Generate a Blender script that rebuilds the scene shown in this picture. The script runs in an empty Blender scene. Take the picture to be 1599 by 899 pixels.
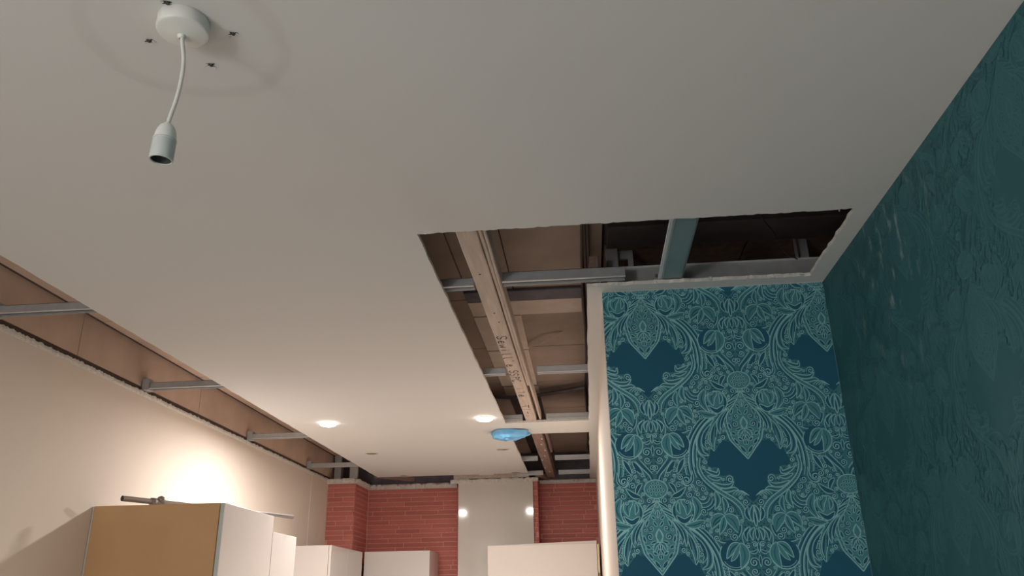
import bpy, bmesh, math, random
import numpy as np
from mathutils import Matrix, Vector, geometry

random.seed(7)
S = bpy.context.scene
C = S.collection
PI = math.pi

# ------------------------------------------------------------------ camera, light, exposure
f_px, pitch, yaw, roll = 1259.39, math.radians(21.475), math.radians(4.916), math.radians(-1.005)
fw = Vector((-math.sin(yaw)*math.cos(pitch), math.cos(yaw)*math.cos(pitch), math.sin(pitch)))
r0 = Vector((math.cos(yaw), math.sin(yaw), 0)); u0 = r0.cross(fw)
rt = math.cos(roll)*r0 + math.sin(roll)*u0; up = -math.sin(roll)*r0 + math.cos(roll)*u0
cam = bpy.data.cameras.new('camera'); cam.sensor_width = 36; cam.lens = f_px*36/1599
cam.clip_start = 0.02
co = bpy.data.objects.new('camera', cam); C.objects.link(co)
M = Matrix((rt, up, -fw)).transposed().to_4x4(); M.translation = (0, 0, 1.5)
co.matrix_world = M
S.camera = co

W = bpy.data.worlds.new('world'); S.world = W; W.use_nodes = True
W.node_tree.nodes['Background'].inputs[0].default_value = (0.6, 0.65, 0.7, 1)
W.node_tree.nodes['Background'].inputs[1].default_value = 0.02
S.view_settings.view_transform = 'Standard'; S.view_settings.look = 'None'
S.view_settings.gamma = 1; S.view_settings.use_curve_mapping = False
S.view_settings.exposure = 0.0

def lamp(name, kind, loc, power, col, size=0.1, rot=None, **kw):
    l = bpy.data.lights.new(name, kind); l.energy = power; l.color = col
    if kind == 'AREA': l.shape = kw.get('shape', 'DISK'); l.size = size; l.spread = kw.get('spread', PI)
    if kind == 'AREA' and 'size_y' in kw: l.size_y = kw['size_y']
    if kind == 'POINT': l.shadow_soft_size = size
    o = bpy.data.objects.new(name, l); C.objects.link(o); o.location = loc
    if rot: o.rotation_euler = rot
    return o
# table lamp glow of the living room behind the viewer, off to the left
lamp('room_lamp_light', 'POINT', (-1.95, -1.8, 1.4), 108, (0.96, 0.985, 1.0), 0.25)
DOWNLIGHT_W = 22
DOWN_COL = (1.0, 0.925, 0.87)

# ------------------------------------------------------------------ materials
MATS = {}
def nodes(m):
    m.use_nodes = True
    return m.node_tree.nodes, m.node_tree.links, m.node_tree.nodes['Principled BSDF']
def mat(name, col, rough=0.6, metal=0.0, spec=0.5, noise=None, bump=None, coat=0.0):
    """noise=(scale, amount[, stretch xyz]) mottles the colour; bump=(scale, strength)"""
    m = bpy.data.materials.new(name); n, l, b = nodes(m)
    b.inputs['Base Color'].default_value = (*col, 1); b.inputs['Roughness'].default_value = rough
    b.inputs['Metallic'].default_value = metal; b.inputs['Specular IOR Level'].default_value = spec
    b.inputs['Coat Weight'].default_value = coat
    if noise or bump:
        tc = n.new('ShaderNodeTexCoord'); mp = n.new('ShaderNodeMapping'); l.new(tc.outputs['Object'], mp.inputs[0])
    if noise:
        if len(noise) > 2: mp.inputs['Scale'].default_value = noise[2]
        t = n.new('ShaderNodeTexNoise'); t.inputs['Scale'].default_value = noise[0]; t.inputs['Detail'].default_value = 6
        l.new(mp.outputs[0], t.inputs['Vector'])
        r = n.new('ShaderNodeMapRange'); r.inputs[1].default_value = 0.3; r.inputs[2].default_value = 0.7
        r.inputs[3].default_value = 1-noise[1]; r.inputs[4].default_value = 1+noise[1]
        l.new(t.outputs['Fac'], r.inputs[0])
        h = n.new('ShaderNodeHueSaturation'); h.inputs['Color'].default_value = (*col, 1)
        l.new(r.outputs[0], h.inputs['Value']); l.new(h.outputs[0], b.inputs['Base Color'])
    if bump:
        t2 = n.new('ShaderNodeTexNoise'); t2.inputs['Scale'].default_value = bump[0]; t2.inputs['Detail'].default_value = 5
        l.new(mp.outputs[0], t2.inputs['Vector'])
        bp = n.new('ShaderNodeBump'); bp.inputs['Strength'].default_value = bump[1]; bp.inputs['Distance'].default_value = 0.01
        l.new(t2.outputs['Fac'], bp.inputs['Height']); l.new(bp.outputs[0], b.inputs['Normal'])
    MATS[name] = m
    return m

mat('ceiling_paint', (0.72, 0.71, 0.69), 0.75, noise=(1.4, 0.02), bump=(60, 0.03))
mat('wall_cream', (0.85, 0.75, 0.655), 0.7, noise=(2, 0.02), bump=(40, 0.03))
mat('wall_white', (0.74, 0.70, 0.65), 0.7, noise=(2, 0.02))
mat('plaster_torn', (0.72, 0.69, 0.64), 0.9, noise=(60, 0.12), bump=(90, 0.5))
mat('bare_wall_board', (0.62, 0.47, 0.375), 0.9, noise=(5, 0.10), bump=(50, 0.08))
mat('bare_board', (0.36, 0.275, 0.225), 0.9, noise=(5, 0.10), bump=(50, 0.08))
mat('bare_board_pale', (0.66, 0.55, 0.465), 0.9, noise=(9, 0.08), bump=(50, 0.08))
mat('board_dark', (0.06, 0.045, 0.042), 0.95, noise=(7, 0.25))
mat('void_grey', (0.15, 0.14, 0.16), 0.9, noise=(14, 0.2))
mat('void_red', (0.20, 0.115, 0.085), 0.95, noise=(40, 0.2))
mat('galvanised', (0.52, 0.53, 0.53), 0.42, metal=0.55, noise=(25, 0.07))
mat('galvanised_bright', (0.68, 0.69, 0.69), 0.4, metal=0.35, noise=(25, 0.05))
mat('galvanised_teal_reflect', (0.27, 0.345, 0.35), 0.40, metal=0.45, noise=(20, 0.06))  # teal reflection of the wallpaper put into the base colour
mat('timber', (0.60, 0.49, 0.415), 0.85, noise=(6, 0.12, (9, 1, 9)), bump=(60, 0.25))
mat('timber_brown', (0.27, 0.175, 0.145), 0.85, noise=(7, 0.2, (9, 1, 9)), bump=(60, 0.25))
mat('pencil', (0.10, 0.08, 0.075), 0.8)
mat('black_wire', (0.012, 0.011, 0.011), 0.6)
mat('dark_gap', (0.09, 0.062, 0.05), 0.95)
mat('mortar', (0.74, 0.38, 0.31), 0.95, noise=(50, 0.15))
mat('cabinet_white', (0.76, 0.715, 0.69), 0.22, noise=(3, 0.01))
mat('cabinet_edge', (0.62, 0.66, 0.62), 0.4)
mat('cabinet_tan', (0.68, 0.405, 0.195), 0.6, noise=(4, 0.05))
mat('cabinet_cream', (0.76, 0.69, 0.625), 0.35, noise=(3, 0.01))
mat('panel_gloss', (0.74, 0.70, 0.64), 0.07, noise=(2, 0.01))
mat('chrome', (0.62, 0.60, 0.60), 0.22, metal=0.9)
mat('chrome_dull', (0.36, 0.31, 0.28), 0.38, metal=0.7)
mat('plastic_white', (0.80, 0.80, 0.76), 0.35)
mat('plastic_cord', (0.78, 0.77, 0.72), 0.45)
mat('socket_grey', (0.60, 0.63, 0.62), 0.4)
mat('socket_dark', (0.045, 0.06, 0.055), 0.5)
mat('downlight_rim', (0.66, 0.60, 0.54), 0.4)
mat('downlight_dark', (0.30, 0.25, 0.21), 0.4)
mat('floor_wood', (0.63, 0.60, 0.57), 0.5, noise=(5, 0.15, (8, 1, 1)))
mat('hole_dark', (0.05, 0.04, 0.035), 0.9)
mat('paper_navy', (0.016, 0.115, 0.19), 0.62, spec=0.25)
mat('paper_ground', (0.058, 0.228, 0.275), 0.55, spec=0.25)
mat('ink_mid', (0.095, 0.32, 0.365), 0.45, metal=0.5, spec=0.3, noise=(220, 0.10))
mat('ink_light', (0.37, 0.70, 0.72), 0.45, metal=0.45, spec=0.3)
mat('wall_rear_paint', (0.36, 0.34, 0.32), 0.8)
mat('grout_line', (0.7, 0.6, 0.42), 0.6)

m = mat('ceiling_main', (0.72, 0.71, 0.69), 0.75)     # ceiling paint with the smudge ring left by an earlier lamp
n, l, b = nodes(m)
tc = n.new('ShaderNodeTexCoord'); sx = n.new('ShaderNodeVectorMath'); sx.operation = 'DISTANCE'
sx.inputs[1].default_value = (-0.745, 1.235, 2.55); l.new(tc.outputs['Object'], sx.inputs[0])
nz = n.new('ShaderNodeTexNoise'); nz.inputs['Scale'].default_value = 7; nz.inputs['Detail'].default_value = 3; l.new(tc.outputs['Object'], nz.inputs['Vector'])
ad = n.new('ShaderNodeMath'); ad.operation = 'MULTIPLY_ADD'; l.new(nz.outputs['Fac'], ad.inputs[0]); ad.inputs[1].default_value = 0.05; l.new(sx.outputs['Value'], ad.inputs[2])
rp = n.new('ShaderNodeValToRGB'); e = rp.color_ramp.elements
e[0].position = 0.0; e[0].color = (0, 0, 0, 1); e[1].position = 1.0; e[1].color = (0, 0, 0, 1)
for p, v in ((0.185, 0.0), (0.207, 0.36), (0.222, 0.36), (0.235, 0.05), (0.26, 0.0)):
    q = e.new(p); q.color = (v, v, v, 1)
l.new(ad.outputs[0], rp.inputs[0])
nz2 = n.new('ShaderNodeTexNoise'); nz2.inputs['Scale'].default_value = 3.5; l.new(tc.outputs['Object'], nz2.inputs['Vector'])
mr = n.new('ShaderNodeMapRange'); mr.inputs[1].default_value = 0.35; mr.inputs[2].default_value = 0.62; l.new(nz2.outputs['Fac'], mr.inputs[0])
mu = n.new('ShaderNodeMath'); mu.operation = 'MULTIPLY'; l.new(rp.outputs[0], mu.inputs[0]); l.new(mr.outputs[0], mu.inputs[1])
mx = n.new('ShaderNodeMix'); mx.data_type = 'RGBA'; mx.inputs[6].default_value = (0.72, 0.71, 0.69, 1); mx.inputs[7].default_value = (0.52, 0.47, 0.44, 1)
l.new(mu.outputs[0], mx.inputs[0]); l.new(mx.outputs[2], b.inputs['Base Color'])

m = mat('brick', (0.26, 0.075, 0.055), 0.8); n, l, b = nodes(m)      # each slip its own shade
oi = n.new('ShaderNodeObjectInfo'); hs = n.new('ShaderNodeHueSaturation'); hs.inputs['Color'].default_value = (0.62, 0.195, 0.165, 1)
mr = n.new('ShaderNodeMapRange'); mr.inputs[3].default_value = 0.90; mr.inputs[4].default_value = 1.10
l.new(oi.outputs['Random'], mr.inputs[0]); l.new(mr.outputs[0], hs.inputs['Value'])
tn = n.new('ShaderNodeTexNoise'); tn.inputs['Scale'].default_value = 40; tcb = n.new('ShaderNodeTexCoord'); l.new(tcb.outputs['Generated'], tn.inputs['Vector'])
l.new(hs.outputs[0], b.inputs['Base Color'])

m = mat('lamp_on', (1, 1, 1)); n, l, b = nodes(m)
b.inputs['Emission Color'].default_value = (1.0, 0.93, 0.86, 1); b.inputs['Emission Strength'].default_value = 14

m = mat('glove_blue', (0.17, 0.48, 0.80), 0.38); n, l, b = nodes(m)
b.inputs['Subsurface Weight'].default_value = 0.15; b.inputs['Subsurface Radius'].default_value = (0.01, 0.02, 0.03)

# side-wall copy of the paper, dimmer light painted in, with chalky plaster-dust scuffs
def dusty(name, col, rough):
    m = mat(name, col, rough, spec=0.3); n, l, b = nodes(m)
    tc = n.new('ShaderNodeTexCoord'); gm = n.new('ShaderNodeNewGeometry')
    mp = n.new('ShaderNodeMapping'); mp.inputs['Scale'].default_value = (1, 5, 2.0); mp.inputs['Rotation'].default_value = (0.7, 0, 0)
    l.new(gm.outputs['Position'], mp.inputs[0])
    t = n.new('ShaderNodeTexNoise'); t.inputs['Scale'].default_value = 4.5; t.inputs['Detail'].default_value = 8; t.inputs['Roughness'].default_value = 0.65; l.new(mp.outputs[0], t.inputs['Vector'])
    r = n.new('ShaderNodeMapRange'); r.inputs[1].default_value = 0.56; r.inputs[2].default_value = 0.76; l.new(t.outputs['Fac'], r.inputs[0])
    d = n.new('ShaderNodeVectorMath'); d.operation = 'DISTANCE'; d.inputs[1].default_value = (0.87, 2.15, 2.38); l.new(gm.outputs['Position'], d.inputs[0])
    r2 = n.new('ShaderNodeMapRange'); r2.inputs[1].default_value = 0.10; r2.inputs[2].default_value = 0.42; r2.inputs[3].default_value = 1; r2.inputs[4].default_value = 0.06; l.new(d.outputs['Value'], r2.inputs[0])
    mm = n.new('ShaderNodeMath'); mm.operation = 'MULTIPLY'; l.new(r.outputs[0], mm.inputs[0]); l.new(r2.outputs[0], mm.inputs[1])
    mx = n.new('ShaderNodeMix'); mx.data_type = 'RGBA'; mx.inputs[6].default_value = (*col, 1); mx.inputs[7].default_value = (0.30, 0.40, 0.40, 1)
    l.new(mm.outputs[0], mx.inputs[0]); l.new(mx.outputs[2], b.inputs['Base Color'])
dusty('paper_shaded_dust', (0.032, 0.125, 0.145), 0.6); dusty('shaded_mid', (0.032, 0.125, 0.145), 0.6)
dusty('shaded_line', (0.040, 0.139, 0.158), 0.55); dusty('shaded_navy', (0.023, 0.106, 0.126), 0.6)

# ------------------------------------------------------------------ builders
def wpos(o):
    p = Vector((0, 0, 0))
    while o: p += o.location; o = o.parent
    return p
def add(name, verts, faces, m, parent=None, smooth=False, loc=None):
    """verts in world space; the object sits at loc (or its parent's place) and the vertices are made relative"""
    base = wpos(parent) if parent else Vector((0, 0, 0))
    L = Vector(loc) if loc is not None else base
    me = bpy.data.meshes.new(name)
    me.from_pydata([tuple(Vector(v)-L) for v in verts], [], faces); me.update()
    if isinstance(m, str): m = [m]
    for k in m: me.materials.append(MATS[k])
    if smooth:
        for p in me.polygons: p.use_smooth = True
    o = bpy.data.objects.new(name, me); C.objects.link(o)
    if parent: o.parent = parent
    o.location = L-base
    return o
def from_bm(name, bm, m, parent=None, smooth=False, loc=None):
    bm.normal_update(); bm.verts.index_update()
    vs = [v.co.copy() for v in bm.verts]; fs = [[v.index for v in f.verts] for f in bm.faces]
    bm.free()
    return add(name, vs, fs, m, parent, smooth, loc)
def bm_box(bm, x0, x1, y0, y1, z0, z1, bev=0.0, seg=1):
    vs = [bm.verts.new((x, y, z)) for x in (x0, x1) for y in (y0, y1) for z in (z0, z1)]
    fs = [bm.faces.new([vs[i] for i in q]) for q in ((0, 1, 3, 2), (4, 6, 7, 5), (0, 4, 5, 1), (2, 3, 7, 6), (0, 2, 6, 4), (1, 5, 7, 3))]
    if bev:
        es = list({e for f in fs for e in f.edges})
        bmesh.ops.bevel(bm, geom=es, offset=bev, segments=seg, affect='EDGES', profile=0.5)
def box(name, x0, x1, y0, y1, z0, z1, m, parent=None, bev=0.0, loc=None, seg=1):
    bm = bmesh.new(); bm_box(bm, x0, x1, y0, y1, z0, z1, bev, seg)
    return from_bm(name, bm, m, parent, False, loc)
def thing(name, label, cat, loc, group=None):
    o = bpy.data.objects.new(name, None); C.objects.link(o); o.location = loc; o.empty_display_size = 0.05
    return tag(o, label, cat, group)
def tag(o, label, cat, group=None):
    o['label'] = label; o['category'] = cat
    if group: o['group'] = group
    return o
def struct(o, label=None):
    o['kind'] = 'structure'
    if label: o['label'] = label; o['category'] = o.name.split('_')[0].split('.')[0]
    return o
def ring(c, ax, r, n=16, ph=0.0):
    a = Vector(ax).normalized(); t = Vector((0, 0, 1)) if abs(a.z) < 0.9 else Vector((1, 0, 0))
    u = a.cross(t).normalized(); v = a.cross(u)
    return [Vector(c)+r*(math.cos(2*PI*k/n+ph)*u+math.sin(2*PI*k/n+ph)*v) for k in range(n)]
def tube(name, pts, r, m, parent=None, n=12, cap=True, loc=None, smooth=True):
    pts = [Vector(p) for p in pts]; vs = []; fs = []
    rs = r if isinstance(r, (list, tuple)) else [r]*len(pts)
    u = None
    for i, p in enumerate(pts):
        d = (pts[min(i+1, len(pts)-1)]-pts[max(i-1, 0)]).normalized()
        if u is None:
            t = Vector((0, 0, 1)) if abs(d.z) < 0.9 else Vector((1, 0, 0)); u = d.cross(t).normalized()
        else: u = (u-d*u.dot(d)).normalized()
        v = d.cross(u)
        vs += [p+rs[i]*(math.cos(2*PI*k/n)*u+math.sin(2*PI*k/n)*v) for k in range(n)]
    for i in range(len(pts)-1):
        for k in range(n):
            fs.append((i*n+k, i*n+(k+1) % n, (i+1)*n+(k+1) % n, (i+1)*n+k))
    if cap: fs += [tuple(range(n))[::-1], tuple(range((len(pts)-1)*n, len(pts)*n))]
    return add(name, vs, fs, m, parent, smooth, loc)
def lathe(name, prof, c, m, parent=None, n=32, axis=(0, 0, -1), loc=None, smooth=True):
    """prof: (radius, distance along axis)"""
    vs = []; fs = []; a = Vector(axis).normalized()
    for r, h in prof: vs += ring(Vector(c)+a*h, a, max(r, 1e-5), n)
    for i in range(len(prof)-1):
        for k in range(n): fs.append((i*n+k, i*n+(k+1) % n, (i+1)*n+(k+1) % n, (i+1)*n+k))
    return add(name, vs, fs, m, parent, smooth, loc)
def spline(pts, n=8, closed=False):
    P = [Vector(p) for p in pts]; out = []; N = len(P)
    for i in range(N if closed else N-1):
        a = P[(i-1) % N] if closed or i > 0 else P[0]*2-P[1]
        b_, c_ = P[i], P[(i+1) % N]
        d_ = P[(i+2) % N] if closed or i+2 < N else P[-1]*2-P[-2]
        for k in range(n):
            t = k/n
            out.append(0.5*((2*b_)+(c_-a)*t+(2*a-5*b_+4*c_-d_)*t*t+(3*b_-a-3*c_+d_)*t**3))
    if not closed: out.append(P[-1])
    return out
def jag(a, b, step, amp, axis, rnd):
    """points from a to b (2D), displaced by up to amp across"""
    a = Vector(a); b = Vector(b); L = (b-a).length; n = max(2, int(L/step)); d = (b-a)/L; q = Vector((-d.y, d.x)); out = []
    for i in range(n):
        t = i/n; w = 0 if i == 0 else amp*(rnd.random()-0.5)*2
        out.append(a+(b-a)*t+q*w)
    return out
def slab(name, loops, z0, z1, mats, parent=None, loc=None):
    """flat board from an outer loop and hole loops; mats = (face material, cut edge material)"""
    bm = bmesh.new(); rings = []
    for lp in loops:
        vs = [bm.verts.new((p[0], p[1], z0)) for p in lp]; rings.append(vs)
        for i in range(len(vs)): bm.edges.new((vs[i], vs[(i+1) % len(vs)]))
    bmesh.ops.triangle_fill(bm, edges=bm.edges[:], use_beauty=True, use_dissolve=False)
    nf = len(bm.faces)
    bm.verts.index_update()
    V = [v.co.copy() for v in bm.verts]; F = [[v.index for v in f.verts] for f in bm.faces]; k = len(V)
    V2 = V+[Vector((v.x, v.y, z1)) for v in V]
    F2 = F+[[i+k for i in reversed(f)] for f in F]
    for vs in rings:
        ids = [v.index for v in vs]
        for i in range(len(ids)):
            a, c = ids[i], ids[(i+1) % len(ids)]; F2.append([a, c, c+k, a+k])
    bm.free()
    o = add(name, V2, F2, list(mats), parent, False, loc)
    for i, p in enumerate(o.data.polygons): p.material_index = 0 if i < 2*nf else 1
    bm = bmesh.new(); bm.from_mesh(o.data); bmesh.ops.recalc_face_normals(bm, faces=bm.faces[:]); bm.to_mesh(o.data); bm.free()
    return o

# ------------------------------------------------------------------ room measures
XL, XR, XW = -2.24, 0.87, 0.09            # left wall, papered right wall, kitchen side of the papered nib
YB, YW, Y0 = 7.44, 2.745, -3.2            # brick back wall, papered wall facing us, wall behind the viewer
ZC, TB, ZS = 2.55, 0.013, 2.79            # ceiling underside, board thickness, soffit above the void

# ------------------------------------------------------------------ structure
fl = struct(box('floor', XL-0.1, XR+0.1, Y0-0.1, YB+0.1, -0.1, 0, 'floor_wood'))
wl = struct(box('wall_left', XL-0.12, XL, Y0, YB+0.1, 0, 2.551, 'wall_cream'))
for k in range(8):                                            # bare boards showing above the ceiling line
    y0 = -2.0+k*1.2+0.486
    if y0 < YB: box('board', XL-0.10, XL-0.006, y0+0.002, min(y0+1.198, YB), 2.575, ZS+0.02, 'bare_wall_board', wl)
box('shadow_track', XL-0.05, XL-0.002, -1.4, YB-0.45, 2.551, 2.568, 'dark_gap', wl)  # no real track: dark strip painting in the shadow of the gap above the wall
box('joint_bead', XL-0.002, XL+0.0025, 6.545, 6.565, 1.5, 2.525, 'wall_cream', wl, 0.001)
wr = struct(box('wall_right', XR, XR+0.12, Y0, YW+0.10, 0, 2.551, 'paper_shaded_dust'))
struct(box('wall_rear', XL-0.12, XR+0.12, Y0-0.12, Y0, 0, 2.9, 'wall_rear_paint'))
wn = struct(box('wall_papered', XW, XR, YW, YW+0.10, 0, 2.556, 'wall_white'))
wk = struct(box('wall_kitchen_right', XW, XW+0.10, YW+0.10, YB+0.1, 0, 2.556, 'wall_cream'))
ft = struct(box('ceiling_upper', XL-0.12, XR+0.5, Y0, YB+0.1, ZS+0.012, ZS+0.06, 'board_dark'))

# upper soffit boards
def board(x0, x1, y0, y1, m, z=ZS, t=0.012): return box('board', x0, x1, y0, y1, z, z+t-0.0005, m, ft, 0.001)
ys = [1.2, 2.55, 3.39, 4.135, 4.88, 5.6, 6.4, 7.4]
for i in range(len(ys)-1):
    board(-0.275, 0.030, ys[i]+0.004, ys[i+1]-0.004, 'bare_board')
    board(-0.90, -0.485, ys[i]+0.004, ys[i+1]-0.004, 'bare_board')
    board(0.045, 0.105, ys[i]+0.004, ys[i+1]-0.004, 'bare_board')
board(-0.480, -0.280, 1.2, 3.38, 'bare_board')
for k in range(7):
    board(XL+0.014, -1.15, 0.4+k, 1.394+k, 'bare_wall_board', 2.772)
    box('shadow_gap', XL-0.004, XL+0.012, 0.4+k, 1.4+k, 2.774, 2.79, 'dark_gap', ft)
# pale strips nailed under the soffit: an L of lighter board
board(-0.495, -0.270, 3.60, 4.14, 'bare_board_pale', ZS-0.012)
board(-0.495, -0.275, 4.155, 4.90, 'bare_board_pale', ZS-0.012)
board(-0.490, -0.270, 4.95, 5.20, 'bare_board_pale', ZS-0.012)
board(-0.495, 0.020, 3.40, 3.585, 'bare_board_pale', ZS-0.012)
board(-0.495, 0.020, 3.27, 3.395, 'void_grey', ZS-0.014)
# darker part of the void over the papered nib
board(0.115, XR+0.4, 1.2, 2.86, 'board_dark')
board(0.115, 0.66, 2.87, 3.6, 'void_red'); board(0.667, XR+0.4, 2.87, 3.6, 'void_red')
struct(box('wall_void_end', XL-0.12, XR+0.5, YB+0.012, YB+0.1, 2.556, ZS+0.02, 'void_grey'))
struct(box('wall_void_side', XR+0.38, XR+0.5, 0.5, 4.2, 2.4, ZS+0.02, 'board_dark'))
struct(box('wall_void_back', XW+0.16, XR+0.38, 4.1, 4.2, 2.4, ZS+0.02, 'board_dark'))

# ---- the plasterboard ceiling with its cut-outs
rnd = random.Random(3)
xl, xr = -1.795, -0.478
outer = []
def seg(a, b, step=0.05, amp=0.0): outer.extend(jag(a, b, step, amp, None, rnd))
seg((XL, Y0), (XR, Y0), 9); seg((XR, Y0), (XR, YW), 9); seg((XR, YW), (XW, YW), 9); seg((XW, YW), (XW, YB-0.03), 9)
seg((XW, YB-0.03), (0.036, YB-0.03), 9); seg((0.036, YB-0.03), (0.036, 5.295), 0.1, 0.0025)
seg((0.036, 5.295), (-0.482, 5.285), 0.1, 0.003); seg((-0.482, 5.285), (-0.490, 6.95), 0.08, 0.002)
seg((-0.490, 6.95), (-0.80, 6.975), 0.06, 0.003); seg((-0.80, 6.975), (xl, 6.955), 0.06, 0.003)
seg((xl, 6.955), (xl-0.003, 0.3), 0.05, 0.002); seg((xl-0.003, 0.3), (XL, 0.3), 0.05, 0.003); 
hole = []
for a, b2, st, am in (((-0.473, 2.178), (0.811, 2.168), 0.013, 0.0035), ((0.811, 2.168), (0.812, 2.682), 0.03, 0.003), ((0.812, 2.682), (0.036, 2.685), 0.018, 0.004),
                  ((0.036, 2.685), (0.036, 4.925), 0.09, 0.0022), ((0.036, 4.925), (-0.480, 4.935), 0.05, 0.002), ((-0.480, 4.935), (-0.473, 2.178), 0.06, 0.002)):
    hole.extend(jag(a, b2, st, am, None, rnd))
ce = struct(slab('ceiling', [outer, hole], ZC, ZC+TB, ('ceiling_main', 'plaster_torn')))
# shreds of paper and gypsum along the cut
for x, y, s in ((-0.452, 2.176, 1.6), (-0.10, 2.176, 0.9), (0.80, 2.17, 1.3), (0.775, 2.18, 1.1), (0.47, 2.68, 1.6), (0.60, 2.682, 1.2), (0.28, 2.682, 1.2), (0.83, 2.62, 1.4), (0.70, 2.683, 1.1)):
    vs = []; r_ = 0.006*s
    for k in range(10): vs.append((x+rnd.uniform(-r_, r_), y+rnd.uniform(-r_, r_)*0.6, ZC+rnd.uniform(-r_, r_*1.6)+0.004))
    bm = bmesh.new(); [bm.verts.new(v) for v in vs]; bmesh.ops.convex_hull(bm, input=bm.verts[:])
    for v in [v for v in bm.verts if not v.link_faces]: bm.verts.remove(v)
    from_bm('plaster_shred', bm, 'plaster_torn', ce)

# ragged leftovers of cornice along the kitchen walls
def ragged(name, a, b2, width, nrm, z0, z1, amp, m='plaster_torn', step=0.02):
    """strip on a wall from a to b2 (xy), standing out by width along nrm, torn upper edge"""
    a = Vector((*a, 0)); b2 = Vector((*b2, 0)); nrm = Vector((*nrm, 0)); L = (b2-a).length; n_ = max(2, int(L/step)); vs = []; fs = []
    for i in range(n_+1):
        p = a+(b2-a)*(i/n_); t1 = z1+rnd.uniform(-amp, amp*0.6); w = width*(1+rnd.uniform(-0.25, 0.25))
        for q in ((p, z0), (p+nrm*width*0.35, z0), (p+nrm*w, t1-0.012), (p+nrm*w*0.95, t1), (p, t1)): vs.append((q[0].x, q[0].y, q[1]))
    for i in range(n_):
        for k in range(5): fs.append((i*5+k, i*5+(k+1) % 5, (i+1)*5+(k+1) % 5, (i+1)*5+k))
    fs += [(4, 3, 2, 1, 0), tuple(n_*5+k for k in range(5))]
    o = struct(add(name, vs, fs, m))
    bm = bmesh.new(); bm.from_mesh(o.data); bmesh.ops.recalc_face_normals(bm, faces=bm.faces[:]); bm.to_mesh(o.data); bm.free()
    return o
ragged('trim_1', (XL, 0.3), (XL, 6.995), 0.007, (1, 0), 2.529, 2.551, 0.006, step=0.012)
ragged('trim_2', (XL, 6.99), (-1.995, 6.99), 0.035, (0, -1), 2.508, 2.55, 0.006)
ragged('trim_3', (-2.0, 6.99), (-2.0, YB), 0.035, (1, 0), 2.508, 2.548, 0.006)
ragged('trim_4', (-1.98, YB-0.012), (-1.17, YB-0.012), 0.05, (0, -1), 2.505, 2.545, 0.008)
ragged('trim_5', (-1.20, 7.25), (-0.42, 7.25), 0.04, (0, -1), 2.516, 2.548, 0.006)
ragged('trim_6', (-0.42, YB-0.012), (0.088, YB-0.012), 0.03, (0, -1), 2.515, 2.545, 0.002)

# ---- brick slips
def brick_mesh():
    c = 0.004
    vs = [(0, 0.012, 0), (1, 0.012, 0), (1, 0.012, 1), (0, 0.012, 1), (0, c, 0), (1, c, 0), (1, c, 1), (0, c, 1), (0.012, 0, 0.1), (0.988, 0, 0.1), (0.988, 0, 0.9), (0.012, 0, 0.9)]
    fs = [(8, 9, 10, 11), (4, 5, 9, 8), (5, 6, 10, 9), (6, 7, 11, 10), (7, 4, 8, 11), (0, 1, 5, 4), (1, 2, 6, 5), (2, 3, 7, 6), (3, 0, 4, 7)]
    me = bpy.data.meshes.new('brick'); me.from_pydata(vs, [], fs); me.materials.append(MATS['brick']); me.update(); return me
BM = brick_mesh()
def bricks(parent, origin, width, rotz, z0, z1, seed, course=0.0395, joint=0.0075, mean=0.30):
    """courses of long slim bricks on a wall face; origin = left end as seen from the front"""
    r = random.Random(seed); z = z1-course; c, s = math.cos(rotz), math.sin(rotz); base = wpos(parent)
    while z > z0-course:
        x = -r.uniform(0.02, mean)
        while x < width:
            ln = r.choice((0.22, 0.27, 0.30, 0.33, 0.36)); a, b2 = max(x, 0), min(x+ln-joint, width)
            if b2-a > 0.02:
                o = bpy.data.objects.new('brick', BM); C.objects.link(o); o.parent = parent
                o.location = Vector((origin[0]+c*a, origin[1]+s*a, z+joint))-base
                o.rotation_euler = (0, 0, rotz); o.scale = (b2-a, 1+r.uniform(-0.12, 0.12), course-joint)
            x += ln
        z -= course
wb = struct(box('wall_back', XL-0.1, XW, YB, YB+0.12, 0, 2.556, 'mortar'))
wp = struct(box('wall_pillar', XL, -2.0, 7.0, YB, 0, 2.552, 'mortar'))
wc = struct(box('wall_chimney', -1.13, -0.43, 7.262, YB, 0, 2.55, 'mortar'))
BZ = 1.55
bricks(wb, (-1.99, YB-0.004), 0.82, 0, BZ, 2.508, 1)
bricks(wb, (-0.43, YB-0.004), 0.515, 0, BZ, 2.516, 2)
bricks(wp, (XL+0.002, 6.996), 0.245, 0, BZ, 2.51, 3)
bricks(wp, (-1.996, 7.0), 0.43, PI/2, BZ, 2.51, 4)
bricks(wc, (-1.132, 7.258), 0.705, 0, BZ, 2.518, 5)
bricks(wc, (-0.426, 7.27), 0.165, PI/2, BZ, 2.518, 6)

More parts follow.
